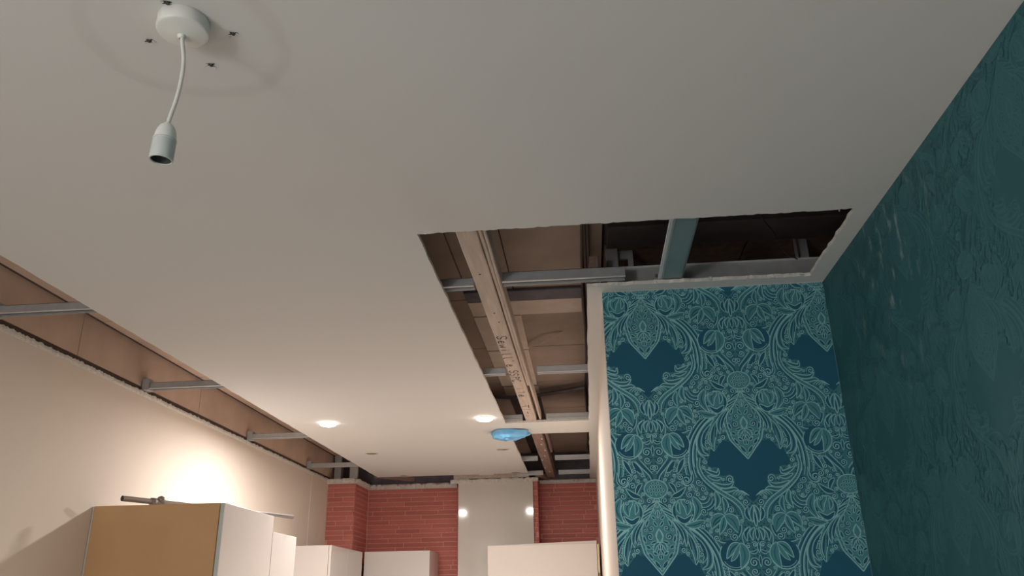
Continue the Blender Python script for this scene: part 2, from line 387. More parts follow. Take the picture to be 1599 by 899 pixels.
# ------------------------------------------------------------------ damask print (vector shapes in mm about the heart's notch)
CW, CH = 618.0, 712.0
LAY = []                                     # (ink, order, outline, symmetric); ink 0/2 navy, 1 mid, 3 light
ORD = [0]
def cr(pts, n=6, closed=False):
    return [(v.x, v.y) for v in spline([(p[0], p[1], 0) for p in pts], n, closed)]
def ribbon(path, prof):
    """left and right offset curves; prof(t) gives the half width"""
    L = []; R = []; N = len(path)
    for i, (x, y) in enumerate(path):
        a = path[max(i-1, 0)]; b2 = path[min(i+1, N-1)]; dx, dy = b2[0]-a[0], b2[1]-a[1]; d = math.hypot(dx, dy) or 1
        w = prof(i/(N-1)); L.append((x-dy/d*w, y+dx/d*w)); R.append((x+dy/d*w, y-dx/d*w))
    return L, R
def put(layer, quad, sym=False): LAY.append((layer, ORD[0], quad, sym))
def nxt(): ORD[0] += 1
def stroke(path, w, layer=3, taper=0.35, n=6, raw=False):
    p = path if raw else cr(path, n); nxt()
    w *= 1.25 if layer == 3 else 1.3
    L, R = ribbon(p, lambda t: 0.5*w*(1-taper*abs(2*t-1)**2))
    for i in range(len(p)-1): put(layer, [L[i], L[i+1], R[i+1], R[i]])
def fill(path, layer, sym=False): nxt(); put(layer, list(path), sym)
def petal(path, w, layer=1, outline=2.2, vein=0.0, shape='leaf', n=5, ol=3, veincol=2):
    p = cr(path, n)
    pr = {'leaf': lambda t: w/2*max(0.04, math.sin(PI*min(1, t**0.85))**0.8), 'drop': lambda t: w/2*max(0.05, t**0.7*math.sqrt(max(0, 1-((t-0.8)/0.2)**2)) if t > 0.8 else t**0.7),
          'band': lambda t: w/2*(0.55+0.45*t), 'taper': lambda t: w/2*max(0.06, 1-t)}[shape]
    L, R = ribbon(p, pr); nxt()
    for i in range(len(p)-1): put(layer, [L[i], L[i+1], R[i+1], R[i]])
    if outline: stroke(L, outline, ol, 0.3, raw=True); stroke(R, outline, ol, 0.3, raw=True)
    if vein: stroke(p[1:-1], vein, veincol, 0.8, raw=True)
def spiral(cx, cy, r, a0=0, turns=1.35, d=1, w=2.2, tail=None, disc=True):
    if disc: fill([(cx+r*math.cos(2*PI*k/14), cy+r*math.sin(2*PI*k/14)) for k in range(14)], 0)
    p = []
    for k in range(int(14*turns)+1):
        t = k/(14*turns); a = a0+d*2*PI*turns*t; q = r*(1-0.80*t); p.append((cx+q*math.cos(a), cy+q*math.sin(a)))
    if tail: p = cr([tail, ((tail[0]+p[0][0])/2+d*2, (tail[1]+p[0][1])/2), p[0]], 4)[:-1]+p
    stroke(p, w, 3, 0.5, raw=True)
    e = p[-1]; put(3, [(e[0]+w*0.9*math.cos(2*PI*k/7), e[1]+w*0.9*math.sin(2*PI*k/7)) for k in range(7)])
def arc(cx, cy, r, a, b2, w, layer=3): stroke([(cx+r*math.cos(math.radians(a+(b2-a)*k/12)), cy+r*math.sin(math.radians(a+(b2-a)*k/12))) for k in range(13)], w, layer, 0.2, raw=True)
def dots(path, r, layer=2, n=3, every=2):
    for i, (x, y) in enumerate(cr(path, n)):
        if i % every == 0: put(layer, [(x+r*math.cos(2*PI*k/6), y+r*math.sin(2*PI*k/6)) for k in range(6)])

HEART = [(0, 0), (14, 18), (27, 34), (40, 52), (50, 62), (60, 60), (72, 65), (80, 62), (90, 50), (104, 30), (110, 30), (119, 42), (122, 22), (128, 8), (134, -4), (132, -18), (122, -24), (110, -22), (101, -26), (103, -44), (94, -51), (84, -52), (76, -50), (66, -47), (56, -52), (51, -66), (54, -84), (44, -98), (30, -104), (22, -112), (14, -124), (0, -137)]
def half_motif():
    # navy grounds behind the lace
    fill(HEART+[(-x, y) for x, y in HEART[-2:0:-1]], 0, True)
    # --- pendant
    out = cr([(0, 1), (30, 38), (50, 64), (57, 86), (64, 112), (65, 142), (54, 168), (36, 186), (22, 206), (9, 232), (0, 254)], 5)
    fill(out+[(-x, y) for x, y in out[-2:0:-1]], 1, True)
    stroke(out, 3.0, 3, 0.1, raw=True)
    inn = cr([(0, 12), (26, 44), (42, 68), (48, 90), (54, 114), (55, 140), (45, 162), (29, 180), (15, 202), (0, 232)], 5)
    stroke(inn, 2.2, 3, 0.1, raw=True)
    mid = [((a[0]+b_[0])/2, (a[1]+b_[1])/2) for a, b_ in zip(out, inn)] if len(out) == len(inn) else inn
    for k in range(2, len(inn)-8, 3): put(2, [(inn[k][0]+2.4, inn[k][1]-1), (inn[k][0]+5.2, inn[k][1]+1), (inn[k][0]+4.6, inn[k][1]+5), (inn[k][0]+1.8, inn[k][1]+4)])
    for p0, p1, w in (((3, 22), (20, 46), 11), ((3, 48), (1, 66), 8), ((24, 50), (38, 70), 10), ((10, 62), (24, 74), 9), ((0.5, 82), (10, 62), 7), ((30, 82), (44, 92), 10), ((12, 92), (26, 80), 8),
                      ((3, 96), (1, 76), 6), ((8, 104), (30, 96), 8), ((44, 100), (50, 124), 9), ((4, 150), (16, 168), 8), ((1, 176), (1, 202), 7), ((8, 172), (20, 184), 8), ((1, 208), (1, 226), 6), ((40, 150), (30, 172), 8), ((7, 190), (12, 204), 5)):
        petal([p0, ((p0[0]+p1[0])/2+1.5, (p0[1]+p1[1])/2), p1], w, 2, 1.6)
    spiral(30, 118, 11, 1.2, 1.4, 1, 2.2); spiral(24, 144, 9, -1.2, 1.3, -1, 2.0); spiral(44, 140, 7, 2, 1.2, 1, 1.8)
    petal([(0, 98), (0, 118), (0, 140)], 20, 1, 2.0); stroke([(0, 100), (12, 122), (0, 144)], 2, 3)
    petal([(0, 100), (14, 92), (22, 70)], 10, 1, 1.8, 1.2)
    # --- wing of long plumes sweeping over the heart
    S1 = [(18, 212), (66, 186), (112, 158), (156, 118), (188, 66), (200, 14), (200, -30), (192, -58)]
    S2 = [(22, 202), (64, 178), (108, 148), (148, 110), (176, 62), (186, 14), (186, -26), (180, -56)]
    S3 = [(26, 192), (64, 168), (104, 138), (138, 102), (164, 60), (173, 16), (170, -20), (156, -46)]
    for pth, w in ((S1, 15), (S2, 14), (S3, 12)): petal(pth, w, 1, 2.2, 0, 'band')
    for pth, w in ((S1, 4.6), (S2, 4.2), (S3, 3.6)): stroke([(x-2, y+1) for x, y in pth], w, 2, 0.6)
    spiral(206, -62, 17, PI*0.95, 1.5, 1, 3.0); stroke([(192, -50), (194, -70), (206, -80), (220, -72), (224, -56)], 2.6)
    petal([(186, -30), (188, -62), (206, -76), (222, -60)], 7, 2, 1.8)
    dots([(196, 40), (199, 0), (198, -40)], 1.7, 2, 5, 1)
    # leaf with its tip hanging into the heart
    petal([(58, 172), (92, 132), (106, 92), (112, 58), (108, 30)], 27, 1, 2.2, 4.4)
    stroke([(72, 150), (92, 112), (98, 76)], 3.6, 2); stroke([(84, 140), (108, 104), (116, 70), (111, 44)], 2.4, 3)
    petal([(50, 168), (74, 140), (84, 112), (82, 86)], 15, 1, 2.2, 3.6)
    petal([(44, 172), (66, 138), (74, 112), (70, 92)], 10, 2, 1.8)
    spiral(74, 76, 9.5, 0.6, 1.4, -1, 2.4); spiral(94, 66, 0.1, 0, 1, 1, 0.1, None, False)
    spiral(66, 100, 6, 2, 1.2, 1, 1.8)
    # rounded outer lobe
    petal([(96, 140), (136, 102), (154, 62), (148, 28), (126, 16)], 20, 1, 2.2, 4.6)
    petal([(108, 120), (132, 88), (140, 56), (128, 34)], 12, 2, 2.0)
    spiral(128, 62, 9, 1.5, 1.4, 1, 2.2); spiral(120, 92, 7, 0, 1.3, -1, 2.0); spiral(122, 42, 6, 3, 1.2, 1, 1.8)
    stroke([(90, 150), (132, 116), (158, 74), (160, 30), (140, 6)], 2.6, 3)
    # curls along the flank of the heart
    spiral(140, -4, 9, PI*0.6, 1.4, -1, 2.4); spiral(128, -26, 6, PI, 1.3, 1, 2.0)
    petal([(146, -28), (124, -40), (104, -44), (100, -26)], 12, 1, 2.2, 2.8)
    petal([(138, -50), (112, -60), (92, -58)], 12, 1, 2.0, 2.4)
    spiral(66, -63, 13, PI*1.9, 1.5, 1, 2.6); spiral(88, -62, 6, 1, 1.3, -1, 1.8)
    petal([(124, -72), (96, -84), (70, -84), (55, -70)], 13, 1, 2.2, 2.8)
    petal([(104, -94), (80, -98), (56, -94), (42, -98)], 12, 1, 2.2, 2.4)
    # beaded stem under the heart
    ST = [(160, 10), (164, -20), (152, -54), (124, -84), (92, -108), (60, -130), (38, -156), (30, -190)]
    petal(ST, 15, 1, 2.6, 0, 'band'); dots(ST, 1.9, 2, 5, 1)
    stroke([(172, 0), (172, -34), (156, -66), (126, -98), (92, -122), (64, -146), (50, -176)], 3.4, 2)
    for k in range(5):
        arc(20+5*k, -122-1*k, 10+4*k, 30, 150, 1.8)
    petal([(10, -200), (10, -170), (2, -146)], 14, 1, 2.2, 3); petal([(16, -196), (26, -172), (20, -150)], 12, 2, 2.0)
    petal([(0.5, -214), (0.5, -188), (0.5, -160)], 10, 2, 2.0); dots([(8, -206), (22, -200), (36, -204)], 2, 2)
    # crescents below the stem
    for k, (x, y, r) in enumerate(((160, -118, 46), (160, -118, 36), (160, -116, 26), (160, -114, 16))):
        arc(x, y, r, 195, 345, 4.4 if k % 2 else 3, 2); arc(x, y, r-3.2, 190, 350, 2.0)
    spiral(176, -108, 9, 0, 1.4, 1, 2.2); spiral(146, -104, 8, 2, 1.4, -1, 2.2)
    petal([(118, -100), (112, -130), (124, -158)], 17, 1, 2.2, 3); petal([(96, -118), (88, -146), (96, -172)], 15, 1, 2.0, 3)
    spiral(74, -160, 10, 1, 1.5, 1, 2.4); spiral(58, -184, 7, 2.5, 1.4, -1, 2.0)
    # leaf bouquet
    petal([(96, -176), (70, -196), (58, -232)], 34, 1, 2.4, 2.2); petal([(98, -176), (126, -190), (142, -218)], 30, 1, 2.4, 3.6)
    petal([(98, -180), (104, -206), (118, -236)], 20, 1, 2.2, 2.6); stroke([(110, -190), (132, -206)], 3, 2)
    arc(98, -210, 52, 175, 300, 2.4); arc(98, -210, 47, 180, 290, 4.2, 2)
    spiral(72, -244, 13, 0.5, 1.5, -1, 2.6); spiral(128, -246, 11, 2.4, 1.5, 1, 2.4); spiral(100, -236, 7, 0, 1.3, 1, 2.0)
    # stripes on the axis
    petal([(0, -218), (0, -238), (0, -256)], 11, 2, 2.0); petal([(6, -216), (18, -232), (16, -256)], 12, 1, 2.2, 2.6); petal([(20, -214), (36, -232), (34, -258)], 12, 2, 2.2)
    spiral(12, -268, 9, 0.4, 1.5, 1, 2.4); spiral(32, -272, 8, 2.2, 1.4, -1, 2.2); stroke([(26, -216), (46, -236), (46, -262), (34, -284)], 2.2)
    petal([(0, -262), (0, -278), (0, -294)], 8, 2, 1.8); petal([(4, -284), (16, -292), (30, -290)], 8, 2, 1.8)
    # ring with leaves
    fill([(78+44*math.cos(2*PI*k/22), -298+44*math.sin(2*PI*k/22)) for k in range(22)], 0)
    arc(78, -298, 46, 150, 395, 2.6); arc(78, -298, 39, 170, 330, 1.8)
    petal([(56, -262), (46, -300), (62, -340)], 30, 1, 2.4, 2.0); petal([(58, -264), (82, -278), (104, -310)], 24, 1, 2.4, 3.4)
    petal([(58, -264), (76, -300), (92, -318)], 14, 1, 1.8)
    spiral(20, -322, 15, PI*0.9, 1.5, -1, 2.8); spiral(20, -350, 12, PI*1.1, 1.5, 1, 2.6); petal([(0, -300), (0, -318), (0, -336)], 9, 2, 1.8)
    # stalks running to the pine cone
    stroke([(56, -346), (34, -372), (12, -398), (6, -420)], 4.0, 2); stroke([(62, -350), (40, -376), (18, -400), (10, -424)], 2.4)
    stroke([(48, -344), (28, -368), (6, -394)], 2.2)
    petal([(70, -352), (54, -376), (32, -404)], 16, 2, 2.2); spiral(42, -398, 9, 0, 1.4, 1, 2.2); spiral(66, -384, 9, 2, 1.4, -1, 2.2)
    petal([(100, -346), (86, -372), (74, -398)], 15, 2, 2.2); spiral(84, -408, 11, 1, 1.5, 1, 2.4); spiral(56, -416, 8, 1, 1.4, -1, 2.2)
    for k in range(6): petal([(112-3*k, -330-9*k), (122-3*k, -334-9*k)], 5, 2, 1.2)
    # pine cone
    fill([(40*math.cos(2*PI*k/20), -444+32*math.sin(2*PI*k/20)) for k in range(20)], 1, True)
    stroke([(38*math.cos(2*PI*k/20), -444+30*math.sin(2*PI*k/20)) for k in range(21)], 2.4, 3, 0, raw=True)
    for j in range(4):
        for k in range(j % 2, 7, 2):
            x = (k-3)*8.0; y = -426-j*11
            if x >= -1 and math.hypot(x/38, (y+444)/30) < 0.85: petal([(x, y+6), (x, y-6)], 6.5, 2, 1.5)
    petal([(44, -424), (58, -440), (66, -466)], 13, 2, 2.2); petal([(48, -470), (74, -462), (98, -440)], 16, 2, 2.4)
    spiral(52, -482, 10, 2, 1.5, 1, 2.4); stroke([(0, -480), (18, -490), (40, -508)], 2.2); petal([(4, -486), (22, -496), (44, -516)], 9, 2, 2.0)
    # rolled leaf beside the pendant top
    fill([(84+38*math.cos(2*PI*k/20), -516+38*math.sin(2*PI*k/20)) for k in range(20)], 1)
    arc(84, -516, 38, 80, 420, 2.6); arc(84, -516, 31, 150, 360, 5.6, 2); petal([(58, -530), (84, -548), (112, -528)], 16, 2, 2.2)
    petal([(78, -482), (98, -500), (94, -530)], 24, 1, 2.2, 2.6); petal([(70, -486), (66, -506), (72, -524)], 12, 1, 2.0, 2.0); spiral(98, -486, 8, 2, 1.4, 1, 2.0)
    petal([(116, -470), (132, -508), (112, -552)], 24, 1, 2.4, 3.0); petal([(150, -548), (118, -560), (84, -562)], 22, 1, 2.2, 2.6)
    spiral(148, -520, 12, 0, 1.5, -1, 2.4); spiral(140, -566, 9, 2, 1.4, 1, 2.2); spiral(128, -448, 8, 1, 1.4, -1, 2.2)
def fill_gaps():
    """small curls wherever the drawing leaves bare ground"""
    res = 3.0; nx, ny = int(CW/res), int(CH/res); mask = np.zeros((nx, ny), bool)
    def mark(x, y):
        for sx in (1, -1):
            for ox, oy in ((0, 0), (CW/2, CH/2)):
                mask[int((sx*x+ox) % CW/res) % nx, int((y+oy) % CH/res) % ny] = True
    for lay in (list(LAY),):
        for _, _, poly, _ in lay:
            N = len(poly)
            for i in range(N):
                a, b2 = poly[i], poly[(i+1) % N]; st = max(1, int(math.hypot(a[0]-b2[0], a[1]-b2[1])/2))
                for k in range(st): mark(a[0]+(b2[0]-a[0])*k/st, a[1]+(b2[1]-a[1])*k/st)
            if N > 8:
                xs = [p[0] for p in poly]; ysv = [p[1] for p in poly]
                for x in np.arange(min(xs), max(xs), res):
                    for y in np.arange(min(ysv), max(ysv), res):
                        c = False; j = N-1
                        for i in range(N):
                            if (ysv[i] > y) != (ysv[j] > y) and x < (xs[j]-xs[i])*(y-ysv[i])/(ysv[j]-ysv[i])+xs[i]: c = not c
                            j = i
                        if c: mark(x, y)
    r = random.Random(5)
    for rad in (13, 10.5, 8.5, 7, 5.5):
        k = int(rad*0.86/res); offs = [(i, j) for i in range(-k, k+1) for j in range(-k, k+1) if i*i+j*j <= k*k]
        cand = [(i, j) for i in range(2, int(CW/2/res)-1) for j in range(ny)]; r.shuffle(cand)
        for i, j in cand:
            if mask[i, j] or any(mask[(i+a) % nx, (j+b2) % ny] for a, b2 in offs): continue
            x, y = i*res, j*res; yy = y if y < CH/2 else y-CH
            if rad > 6: spiral(x, yy, rad*0.86, r.uniform(0, 6.28), 1.45, r.choice((1, -1)), 2.2)
            else: put(2, [(x+3.4*math.cos(2*PI*q/6), yy+3.4*math.sin(2*PI*q/6)) for q in range(6)])
            for a in np.arange(-rad, rad, 2.0):
                for b2 in np.arange(-rad, rad, 2.0):
                    if a*a+b2*b2 < rad*rad: mark(x+a, yy+b2)
half_motif(); fill_gaps()

def print_on(parent, to_world, u0, u1, v0, v1, au, av, nrm, inks=('paper_navy', 'ink_mid', 'ink_light')):
    """lay the repeat over a wall rectangle [u0,u1]x[v0,v1] (metres); (au,av) is one heart's notch"""
    info = {0: ('print_shade', inks[0], (0, 2)), 1: ('print_leaf', inks[1], (1,)), 2: ('print_line', inks[2], (3,))}
    cents = []
    for i in range(-14, 15):
        for j in range(-8, 9):
            cu = au+i*CW/2000; cv = av+(2*j+(i % 2))*CH/2000
            if u0-0.25 < cu < u1+0.25 and v0-0.27 < cv < v1+0.60: cents.append((cu, cv))
    for k in range(3):
        bm = bmesh.new()
        for cu, cv in cents:
            for sgn in (1, -1):
                for ink, od, poly, sym in LAY:
                    if ink not in info[k][2] or (sym and sgn < 0): continue
                    pts = [(cu+sgn*x/1000, cv+y/1000) for x, y in poly]
                    us = [p[0] for p in pts]; vv = [p[1] for p in pts]
                    if max(us) < u0 or min(us) > u1 or max(vv) < v0 or min(vv) > v1: continue
                    if sgn < 0: pts = pts[::-1]
                    h_ = 0.0002+od*0.000004+(0.000002 if sgn < 0 else 0)
                    bm.faces.new([bm.verts.new((p[0], p[1], h_)) for p in pts])
        for co_, no_ in (((u0, 0, 0), (-1, 0, 0)), ((u1, 0, 0), (1, 0, 0)), ((0, v0, 0), (0, -1, 0)), ((0, v1, 0), (0, 1, 0))):
            bmesh.ops.bisect_plane(bm, geom=bm.verts[:]+bm.edges[:]+bm.faces[:], plane_co=co_, plane_no=no_, clear_outer=True)
        for v in bm.verts: v.co = to_world(v.co.x, v.co.y)+Vector(nrm)*v.co.z
        bm.verts.index_update()
        o = from_bm(info[k][0], bm, info[k][1], parent)
        o['kind'] = 'stuff'
box('wallpaper', XW+0.0005, XR-0.001, YW-0.0012, YW-0.0002, 0.0, ZC-0.002, 'paper_ground', wn)
print_on(wn, lambda u, v: Vector((u, YW-0.0012, v)), XW+0.001, XR-0.002, 1.25, ZC-0.003, 0.227, 2.292, (0, -1, 0))
print_on(wr, lambda u, v: Vector((XR, u, v)), 0.2, YW-0.002, 1.25, ZC-0.002, 1.75, 1.925, (-1, 0, 0), ('shaded_navy', 'shaded_mid', 'shaded_line'))

# ------------------------------------------------------------------ framing in the ceiling void
def channel(name, x0, x1, y, label, m='galvanised', z0=2.563, h=0.034, group=None, w=0.036):
    """U furring channel along X: web facing us, bright lips"""
    t = thing(name, label, 'channel', (x0, y, z0), group)
    box('web', x0, x1, y, y+0.0015, z0, z0+h, m, t)
    box('flange', x0, x1, y, y+w, z0+h-0.0015, z0+h, m, t)
    box('lip', x0, x1, y-0.008, y+0.0005, z0, z0+0.0025, 'galvanised_bright', t)
    box('web', x0, x1, y+w-0.0015, y+w, z0, z0+h, m, t)
    return t
def left_bracket(t, y, z0=2.563):
    box('end_bracket', XL-0.004, XL+0.035, y-0.012, y+0.040, z0-0.008, z0+0.052, 'galvanised', t, 0.002)
for y, lb in ((2.70, 'steel furring channel nearest us bridging the left ceiling gap'), (3.85, 'second steel furring channel in the left ceiling gap, above the tall cabinet'), (5.20, 'third steel furring channel in the left gap beside the left lit downlight'), (6.42, 'farthest steel furring channel in the left gap, near the brick pillar')):
    t = channel('furring_channel', XL+0.001, -1.0, y, lb, 'galvanised', group='steel furring channels')
    left_bracket(t, y)
for y, lb in ((3.84, 'pale steel furring channel crossing the middle of the open right-hand slot'), (6.40, 'steel furring channel behind the blue glove in the right-hand slot'), (7.16, 'last steel furring channel before the brick back wall')):
    channel('furring_channel', -0.60, -0.372, y, lb+', left of the beam', 'galvanised_bright', group='steel furring channels')
    channel('furring_channel', -0.235 if y > 5 else -0.214, 0.088, y, lb+', right of the beam', 'galvanised_bright', group='steel furring channels')
for y, lb in ((4.905, 'steel furring channel riding on the white cross strip'),):
    channel('furring_channel', -0.60, -0.372, y, lb+', left of the beam', 'galvanised_bright', group='steel furring channels')
    channel('furring_channel', -0.225, 0.088, y, lb+', right of the beam', 'galvanised_bright', group='steel furring channels')
channel('furring_channel', -0.62, -0.366, 2.66, 'short steel channel piece left of the timber beam at the near slot', 'galvanised', group='steel furring channels')
t = channel('furring_channel', -0.262, 0.172, 2.645, 'steel channel with bright lip overlapping the wall track by the papered corner', 'galvanised', z0=2.566, h=0.040, group='steel furring channels')
t = thing('wall_track', 'blue-grey steel track lying along the top of the papered wall', 'track', (0.1, YW, 2.575))
box('web', 0.12, XR+0.02, YW+0.002, YW+0.0035, 2.580, 2.645, 'galvanised', t)
box('flange', 0.12, XR+0.02, YW+0.002, YW+0.09, 2.640, 2.6425, 'galvanised', t)
box('lip', 0.12, XR+0.02, YW-0.004, YW+0.003, 2.640, 2.6445, 'galvanised_bright', t)
# C stud lying over the slot, wallpaper reflection painted into its green-grey
t = thing('ceiling_stud', 'wide steel stud, green-grey from a painted reflection, running from the ceiling edge to the papered wall', 'stud', (0.33, 2.1, 2.565))
box('web', 0.300, 0.372, 1.95, 2.735, 2.566, 2.568, 'galvanised_teal_reflect', t)
box('flange', 0.287, 0.300, 1.95, 2.735, 2.566, 2.570, 'galvanised_bright', t, 0.0015)
box('rib', 0.3005, 0.304, 1.95, 2.735, 2.5635, 2.5658, 'galvanised', t)
box('flange', 0.370, 0.374, 1.95, 2.735, 2.566, 2.600, 'galvanised_teal_reflect', t)
box('end_tab', 0.300, 0.368, 2.690, 2.7405, 2.5632, 2.5657, 'galvanised_teal_reflect', t, 0.001)
for x in (0.288, 0.382):
    lathe('screw', [(0, 0), (0.006, 0.001), (0.006, 0.004), (0.003, 0.008)], (x, 2.735, 2.600), 'chrome_dull', t, 10, (0, -1, 0))
# frames deeper in the dark void
t = thing('steel_framework', 'dark grey steel frame in the void beside the timber soffit', 'frame', (0.12, 2.9, 2.6))
box('post', 0.120, 0.165, 2.90, 2.94, 2.644, ZS-0.001, 'galvanised', t); box('post', 0.205, 0.225, 2.92, 2.94, 2.644, ZS-0.001, 'galvanised', t)
box('rail', 0.165, 0.205, 2.925, 2.94, 2.755, ZS-0.001, 'galvanised', t)
t = thing('void_stud', 'upright grey steel stud in the dark void near the right wall', 'stud', (0.86, 2.9, 2.6))
box('web', 0.835, 0.885, 2.90, 2.902, 2.60, ZS-0.001, 'galvanised', t); box('flange', 0.835, 0.837, 2.87, 2.90, 2.60, ZS-0.001, 'galvanised', t)
tag(box('void_joist', 0.12, XR+0.3, 2.62, 2.80, 2.745, ZS-0.001, 'board_dark', None, 0.004, (0.5, 2.7, 2.745)), 'dark timber joist under the soffit above the papered wall', 'joist')
tag(tube('loose_wire', spline([(0.640, 2.58, 2.785), (0.66, 2.605, 2.74), (0.70, 2.64, 2.70), (0.74, 2.70, 2.655), (0.775, 2.675, 2.612)], 6), 0.0022, 'black_wire', None, 8, True, (0.648, 2.66, 2.79)), 'thin black wire dangling from the dark void near the right wall', 'wire')
# dark bundle of cables running along the papered nib
t = thing('cable_bundle', 'dark cables running along the edge of the open slot above the kitchen wall', 'cable', (0.02, 2.3, 2.76))
for k, dx in enumerate((0.0, 0.014, 0.024)):
    tube('cable', spline([(0.030+dx+0.006*math.sin(j*1.7+k), 1.6+j*0.55, 2.772-0.006*k+0.006*math.sin(j*2.3+k*2)) for j in range(11)], 5), 0.0055, 'dark_gap', t, 8)
box('batten', 0.052, 0.082, 2.76, 7.3, 2.58, 2.70, 'timber_brown', t)
for k in range(7):
    y = 3.05+k*0.23+rnd.uniform(-.05, .05); bm = bmesh.new()
    for q in range(9): bm.verts.new((0.050+rnd.uniform(-.006, .008), y+rnd.uniform(-.02, .02), 2.60+0.01*(k % 3)+rnd.uniform(-.008, .012)))
    bmesh.ops.convex_hull(bm, input=bm.verts[:])
    for v in [v for v in bm.verts if not v.link_faces]: bm.verts.remove(v)
    from_bm('plaster_lump', bm, 'plaster_torn', t)
tag(tube('conduit', spline([(-0.62, 5.02, 2.748), (-0.45, 5.05, 2.742), (-0.29, 5.03, 2.744), (-0.14, 4.98, 2.748), (0.02, 4.90, 2.752)], 6), 0.011, 'void_grey', None, 10, True, (-0.6, 5.02, 2.74)), 'dark grey conduit crossing the void behind the timber beam', 'conduit')
def curl_strip(name, pts, w, label):
    vs = []; fs = []
    P = spline(pts, 5)
    for p in P:
        vs += [(p.x, p.y-w/2, p.z), (p.x, p.y+w/2, p.z+0.004), (p.x, p.y+w/2, p.z+0.006), (p.x, p.y-w/2, p.z+0.002)]
    for i in range(len(P)-1):
        for k in range(4): fs.append((i*4+k, i*4+(k+1) % 4, i*4+4+(k+1) % 4, i*4+4+k))
    return tag(add(name, vs, fs, 'bare_board_pale', None, False, pts[0]), label, 'paper strip')
curl_strip('torn_paper', [(-0.285, 4.12, 2.782), (-0.245, 4.04, 2.760), (-0.19, 3.96, 2.752), (-0.13, 3.91, 2.768), (-0.085, 3.90, 2.782)], 0.016, 'long curl of torn brown paper peeling from the soffit boards')
curl_strip('torn_paper', [(-0.20, 5.15, 2.783), (-0.14, 5.10, 2.768), (-0.07, 5.08, 2.782)], 0.012, 'short torn paper curl in the void just before the white cross strip')

# ---- timber beam with pencilled words
def skew_box(name, a, b2, w, z0, z1, m, parent=None, loc=None, div=14, wob=0.0015):
    """bar from a to b2 (xy of its left edge), slightly uneven"""
    vs = []; fs = []
    for i in range(div+1):
        t_ = i/div; x = a[0]+(b2[0]-a[0])*t_+rnd.uniform(-wob, wob); y = a[1]+(b2[1]-a[1])*t_; c = 0.003
        for q in ((x+c, z0), (x+w-c, z0), (x+w, z0+c), (x+w, z1), (x, z1), (x, z0+c)): vs.append((q[0], y, q[1]))
    for i in range(div):
        for k in range(6): fs.append((i*6+k, i*6+(k+1) % 6, i*6+6+(k+1) % 6, i*6+6+k))
    fs += [(5, 4, 3, 2, 1, 0), tuple(div*6+k for k in range(6))]
    return add(name, vs, fs, m, parent, False, loc)
ZBM = 2.5575
bt = thing('timber_beam', 'long pale timber beam with pencil writing in the open ceiling slot', 'beam', (-0.33, 2.0, ZBM))
skew_box('beam', (-0.362, 1.9), (-0.352, 4.968), 0.066, ZBM+0.006, 2.645, 'timber', bt)
skew_box('side_batten', (-0.294, 1.9), (-0.284, 4.1), 0.013, ZBM+0.010, 2.64, 'timber', bt)
skew_box('side_batten', (-0.2795, 1.9), (-0.268, 4.968), 0.011, ZBM+0.008, 2.62, 'timber', bt)
# knots and nail heads
for x, y in ((-0.330, 2.55), (-0.325, 2.95), (-0.318, 3.06), (-0.312, 3.62), (-0.316, 3.95), (-0.310, 4.22), (-0.322, 4.52)):
    lathe('nail_head', [(0.0002, 0.0022), (0.0035, 0.0018), (0.004, 0.0)], (x, y, ZBM+0.0062), 'pencil', bt, 10)
GL = {'S': [[(0.9, 0.85), (0.5, 1.0), (0.1, 0.8), (0.3, 0.55), (0.8, 0.4), (0.75, 0.08), (0.3, 0.0), (0.05, 0.2)]], 'e': [[(0.1, 0.3), (0.7, 0.38), (0.55, 0.6), (0.2, 0.5), (0.1, 0.2), (0.4, 0.0), (0.8, 0.1)]],
      'w': [[(0.0, 0.55), (0.2, 0.0), (0.45, 0.45), (0.65, 0.0), (0.95, 0.6)]], 'i': [[(0.4, 0.55), (0.4, 0.0)], [(0.4, 0.8), (0.42, 0.76)]], 'l': [[(0.35, 1.0), (0.35, 0.05), (0.6, 0.0)]],
      'P': [[(0.15, 0.0), (0.2, 1.0)], [(0.2, 1.0), (0.8, 0.9), (0.75, 0.55), (0.2, 0.5)]], 'C': [[(0.9, 0.85), (0.5, 1.0), (0.1, 0.6), (0.2, 0.1), (0.6, 0.0), (0.95, 0.2)]], '.': [[(0.3, 0.05), (0.36, 0.0)]],
      '-': [[(0.1, 0.4), (0.8, 0.45)]], '1': [[(0.3, 0.8), (0.5, 1.0), (0.5, 0.0)]], '0': [[(0.5, 1), (0.1, 0.5), (0.5, 0), (0.9, 0.5), (0.5, 1)]], 'T': [[(0, 1), (1, 0.95)], [(0.5, 1), (0.5, 0)]]}
def scribble(text, y, x, adv, size, wob=0.06):
    bm = bmesh.new(); r = random.Random(len(text)*7)
    for ch in text:
        for st in GL.get(ch, []):
            p = spline([(y+(u+r.uniform(-wob, wob))*adv*0.8, x+(v+r.uniform(-wob, wob))*size, 0) for u, v in st], 4)
            pts = [(q.x, q.y) for q in p]; L, R = ribbon(pts, lambda t_: 0.0028)
            # along-beam strokes look thicker from below at this slant, so widen them along Y
            for i in range(len(pts)-1):
                q = [L[i], L[i+1], R[i+1], R[i]]
                bm.faces.new([bm.verts.new((v_[1], v_[0], ZBM+0.0052)) for v_ in q])
        y += adv
    from_bm('pencil_writing', bm, 'pencil', bt)
scribble('Sewill e', 3.24, -0.350, 0.062, 0.042)
scribble('SSPC.', 3.78, -0.347, 0.058, 0.040)
scribble('i1e', 4.12, -0.340, 0.075, 0.036)
scribble('T1-i', 4.52, -0.343, 0.085, 0.038)
bt2 = tag(skew_box('timber_beam', (-0.352, 5.297), (-0.345, 7.36), 0.072, ZBM+0.007, 2.645, 'timber_brown', None, (-0.32, 5.3, ZBM)), 'dark brown splintered timber beam behind the blue glove', 'beam')
